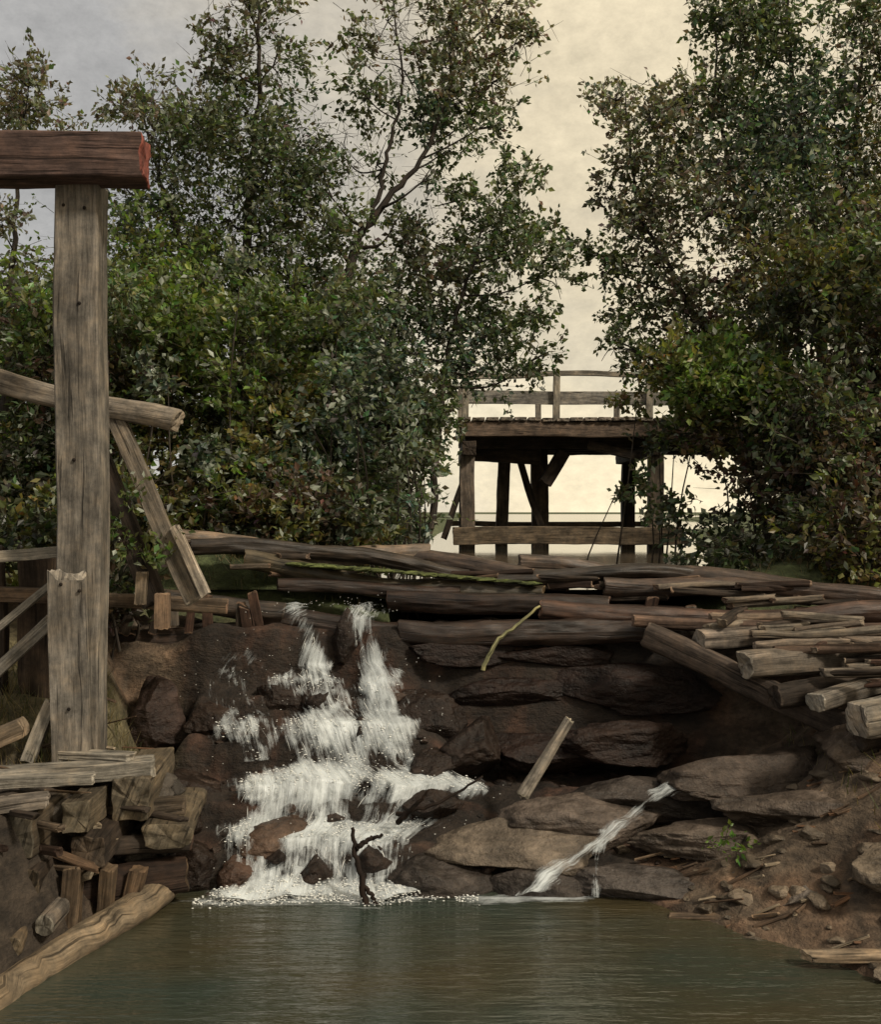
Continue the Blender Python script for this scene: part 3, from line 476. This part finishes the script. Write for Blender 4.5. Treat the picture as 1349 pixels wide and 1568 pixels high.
tree('deciduous_tree',[([(-.2,15.4,2.2),(.0,15.7,4.5),(.2,16,5.8),(.5,16,6.8),(.75,16,7.8)],.06,.012)],
 [(1.16,7.94,.36,G1),(.66,7.54,.48,G1),(.16,7.74,.38,G1),(1.36,7.14,.42,G1),(1.66,6.6,.3,G1),(.86,6.84,.48,G1),(.2,6.85,.42,G5),(-.34,6.84,.45,G5),(-.14,6.0,.55,G1),(.66,6.14,.5,G1),(1.36,5.95,.32,G1),(.96,5.4,.42,G1),(.26,5.3,.55,G3),(-.74,5.64,.6,G3),(1.5,5.35,.25,G1),(.5,7.2,.35,G1),(-.4,7.5,.3,G3)],16,2900,pale=.15)
tree('deciduous_tree',[([(-7,16.5,2.4),(-6.8,16.5,6),(-6.6,16.5,9.4)],.1,.015)],
 [(-6.5,9.44,.45,G5),(-6.15,9.5,.28,G5),(-7,9.6,.5,G5),(-6.7,8.8,.4,G5),(-5.6,8.7,.22,G5),(-6.6,7.3,.35,G5),(-6.2,6.7,.4,G5),(-6.9,6.6,.5,G5),(-6.3,5.9,.5,G2),(-6.9,5.3,.6,G2),(-5.9,5.2,.6,G2),(-5.4,6.2,.5,G2)],16.3,2800)
tree('deciduous_tree',[([(5.9,15.5,2.2),(5.8,15.8,5),(5.7,16,7.5),(5.4,16,9.5),(5.3,16,11)],.1,.015),([(6.3,15.3,2.2),(6.15,15.6,5.5),(6.3,16,8),(6.5,16,10.5)],.1,.015),([(5.3,15.3,2.3),(5.2,15.6,5),(4.7,16,7.2),(4.3,16,9),(4.2,16,10.4)],.07,.012),([(5.5,15.2,2.3),(5.9,15.4,4.5),(6.05,15.6,6.2)],.05,.02),([(4.9,15.3,2.3),(4.4,15.6,4.8),(3.6,15.8,6.4),(3.0,15.8,7.6),(2.8,15.8,9.3)],.06,.01)],
 [(4.56,10.34,.5,G1),(4.2,10.6,.4,G1),(5.06,10.0,.45,G1),(5.2,10.85,.5,G1),(6.26,10.64,.6,G1),(6.56,9.74,.6,G5),(5.8,9.44,.6,G3),(4.96,9.14,.65,G3),(4.26,9.2,.5,G1),(3.66,9.1,.45,G5),(2.76,9.34,.32,G5),(2.56,9.04,.3,G5),(3.16,8.84,.45,G5),(3.86,8.44,.55,G5),(2.9,8.34,.4,G5),(4.76,8.14,.75,G3),(5.76,8.34,.8,G3),(6.7,8.4,.8,G4),(2.46,7.84,.22,G5),(3.2,7.74,.5,G5),(4.06,7.44,.65,G5),(2.86,7.34,.36,G5),(2.33,7.04,.22,G1),(2.55,6.6,.32,G1),(3.26,6.84,.5,G5),(5.06,7.14,.8,G1),(6.26,7.24,.8,G7),(2.9,6.04,.4,G1),(3.56,6.1,.5,G5),(4.46,6.3,.55,G7),(2.7,5.5,.28,G1),(3.26,5.3,.42,G1),(4.2,5.5,.5,G7),(6.9,6.2,.8,G7),(7.3,9.8,.8,G1)],15.8,3000,pale=.09)
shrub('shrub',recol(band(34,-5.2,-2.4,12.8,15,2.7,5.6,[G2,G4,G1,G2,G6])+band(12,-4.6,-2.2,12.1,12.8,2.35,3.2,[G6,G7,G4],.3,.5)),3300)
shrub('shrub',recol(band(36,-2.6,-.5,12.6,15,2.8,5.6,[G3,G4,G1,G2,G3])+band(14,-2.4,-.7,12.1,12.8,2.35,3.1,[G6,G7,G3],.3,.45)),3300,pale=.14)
shrub('shrub',band(16,-1.1,-.2,13.6,15.2,2.7,4.8,[G3,G1,G1],.3,.5)+band(7,-.9,-.3,13,13.8,2.3,2.9,[G6,G3],.25,.35),3400,pale=.16)
shrub('shrub',band(22,-7.5,-4.6,11.5,15,2.6,5.4,[G2,G4,G6,G7],.5,.8),2800)
shrub('shrub',band(46,4.3,8.5,12.5,15.5,2.8,6.2,[G7,G6,G1,G4,G7],.5,.8)+band(22,4.2,7,11.6,12.6,2.2,3.2,[G7,G6,G4],.35,.55),3200,pale=.03)
shrub('shrub',band(22,2.9,4.6,13,14.6,4.1,5.1,[G4,G2,G2],.25,.45),3400,pale=.05)
shrub('shrub',[(2.55,14,4.45,.22,G4),(2.75,14,3.35,.22,G1),(2.4,14,3.3,.14,G1),(3.0,14,3.1,.28,G1),(3.3,13.5,2.8,.35,G6),(3.9,13,2.6,.4,G6),(3.3,13.6,3.9,.35,G7),(3.9,13.4,3.5,.4,G7),(4.1,13.4,2.9,.4,G7),(3.6,13.0,2.4,.4,G6),(2.9,14,3.9,.25,G6),(4.5,12.4,2.6,.45,G7),(5.2,12,2.5,.5,G7),(3.5,12.2,2.4,.3,G6),(3.0,12.8,2.35,.25,G6),(4.4,13.2,3.6,.4,G7),(4.7,13,3.0,.4,G6),(4.6,13.3,4.2,.4,G1),(3.6,13.6,4.3,.3,G4),(5.2,12.8,3.4,.5,G7)],3200)
shrub('shrub',[(x,12.5,z,r,(.13,.165,.12)) for x,z,r in [(-3.5,4.75,.25),(-3.3,4.5,.2),(-2.72,3.7,.25),(-2.95,3.55,.18),(-2.2,3.5,.2),(-1.3,4.75,.25),(-1.0,4.4,.25),(-.5,4.2,.25),(-.35,3.8,.22),(-.6,3.4,.2),(-2.5,6.0,.25),(-1.7,4.2,.2),(-1.5,3.4,.2),(-.3,3.2,.18)]],3000,.1,pale=.35)  # light clusters with many near-white leaves, foliage highlights put into colour
shrub('shrub',band(26,-5,-2.9,9.7,10.8,2.2,3.2,[G7,G6,G4],.25,.4),3000)
mb=MB()
for i in range(70):
    if i<38: x=rng.uniform(-14,-2.2); y=rng.uniform(18,24)
    else: x=rng.uniform(8.0,19); y=rng.uniform(17,24)
    cluster(mb,(x,y,rng.uniform(2.6,7.0 if x<0 else 9)),rng.uniform(.9,1.5),[G6,G1,G2,G7][i%4],900,.19)
mb.build('distant_woodland',[BARK,LEAF])
mb=MB()
for c,r in (((2.15,8.1,.44),.12),((2.35,8.1,.38),.08),((2.05,8.05,.32),.06)): cluster(mb,c,r,(.10,.17,.03),9000,.05,pale=0)
mb.build('green_plant',[BARK,LEAF])
mb=MB()
for c,r in (((-2.75,9.0,2.85),.16),((-2.35,8.95,2.75),.14),((-2.6,8.95,3.15),.12),((-2.5,8.95,2.6),.12)): cluster(mb,c,r,G2,3500,.07)
mb.build('vine_plant',[BARK,LEAF])
mb=MB(); n=5200; x=np.r_[rng.uniform(-5,-2.7,2600),rng.uniform(3.2,5.5,800),rng.uniform(-4,-.9,900),rng.uniform(3.6,7,900)]; y=np.r_[rng.uniform(7.9,9.6,2600),rng.uniform(7.4,10,800),rng.uniform(11.5,12.8,900),rng.uniform(10.6,12.8,900)]
z=hn(x,y); B=np.stack([x,y,z-.02],-1); d=rng.normal(size=(n,3))*.5; d[:,2]=1; L=rng.uniform(.06,.2,n)[:,None]; s=np.stack([rng.normal(size=n),rng.normal(size=n),0*x],-1); s/=np.linalg.norm(s,axis=1)[:,None]
V=np.stack([B-s*.005,B+s*.005,B+d*L+s*.001,B+d*L-s*.001],1).reshape(-1,3); cc=np.where(rng.random((n,1))<.6,np.array([.22,.17,.09]),np.array([.08,.09,.035]))*(.5+.8*rng.random((n,1)))
mb.add(V,np.arange(n*4).reshape(-1,4),1,np.repeat(cc,4,0),None,False); mb.build('grass',[BARK,LEAF])
# ---------------------------------------------------------------- light, sky, camera
S=Vector((.68,-.5,.75)).normalized(); el=math.asin(S.z); az=math.atan2(S.x,S.y)
L=bpy.data.lights.new('sun','SUN'); L.energy=3.0; L.angle=math.radians(8); L.color=(1,.90,.74); lo=bpy.data.objects.new('sun',L); lo.rotation_euler=(-S).to_track_quat('-Z','Y').to_euler(); bpy.context.scene.collection.objects.link(lo)
w=bpy.data.worlds.new('World'); bpy.context.scene.world=w; w.use_nodes=True; nt=w.node_tree; nt.nodes.clear()
sky=N(nt,'ShaderNodeTexSky'); sky.sky_type='NISHITA'; sky.sun_disc=False; sky.sun_elevation=el; sky.sun_rotation=az
tc=N(nt,'ShaderNodeTexCoord').outputs['Generated']; sx=N(nt,'ShaderNodeSeparateXYZ'); nt.links.new(tc,sx.inputs[0])
big=noise(nt,mapping(nt,tc,(1,1,1.6),(3.1,0,1)),3.2,7,.6); fine=noise(nt,mapping(nt,tc,(1,1,1.5)),45,4,.75)
g=math_(nt,'ADD',mrange(nt,sx.outputs[0],-.30,.10,0,1),math_(nt,'MULTIPLY',math_(nt,'SUBTRACT',big,.5),1.6),True)
mix=N(nt,'ShaderNodeMix',data_type='RGBA'); nt.links.new(g,mix.inputs[0]); mix.inputs[6].default_value=(.48,.465,.44,1); mix.inputs[7].default_value=(.82,.70,.48,1)
br=math_(nt,'MULTIPLY',mrange(nt,fine,.3,.7,.88,1.12),mrange(nt,big,.3,.7,.82,1.2)); br=math_(nt,'MULTIPLY',br,mrange(nt,sx.outputs[2],0,.22,1.28,1.0))
cl=N(nt,'ShaderNodeVectorMath'); cl.operation='SCALE'; nt.links.new(mix.outputs[2],cl.inputs[0]); nt.links.new(br,cl.inputs['Scale'])
b1=N(nt,'ShaderNodeBackground'); nt.links.new(sky.outputs[0],b1.inputs[0]); b1.inputs[1].default_value=.1
b2=N(nt,'ShaderNodeBackground'); nt.links.new(cl.outputs[0],b2.inputs[0]); b2.inputs[1].default_value=1.0
mx=N(nt,'ShaderNodeMixShader'); mx.inputs[0].default_value=.9; o=N(nt,'ShaderNodeOutputWorld'); nt.links.new(b1.outputs[0],mx.inputs[1]); nt.links.new(b2.outputs[0],mx.inputs[2]); nt.links.new(mx.outputs[0],o.inputs[0])
cd=bpy.data.cameras.new('camera'); cd.sensor_fit='HORIZONTAL'; cd.sensor_width=36; cd.lens=42.7; cd.clip_end=5000; co=bpy.data.objects.new('camera',cd); co.location=(0,0,3); co.rotation_euler=(math.radians(90),0,0)
bpy.context.scene.collection.objects.link(co); bpy.context.scene.camera=co
sc=bpy.context.scene; sc.view_settings.view_transform='Standard'; sc.view_settings.look='None'; sc.view_settings.exposure=0
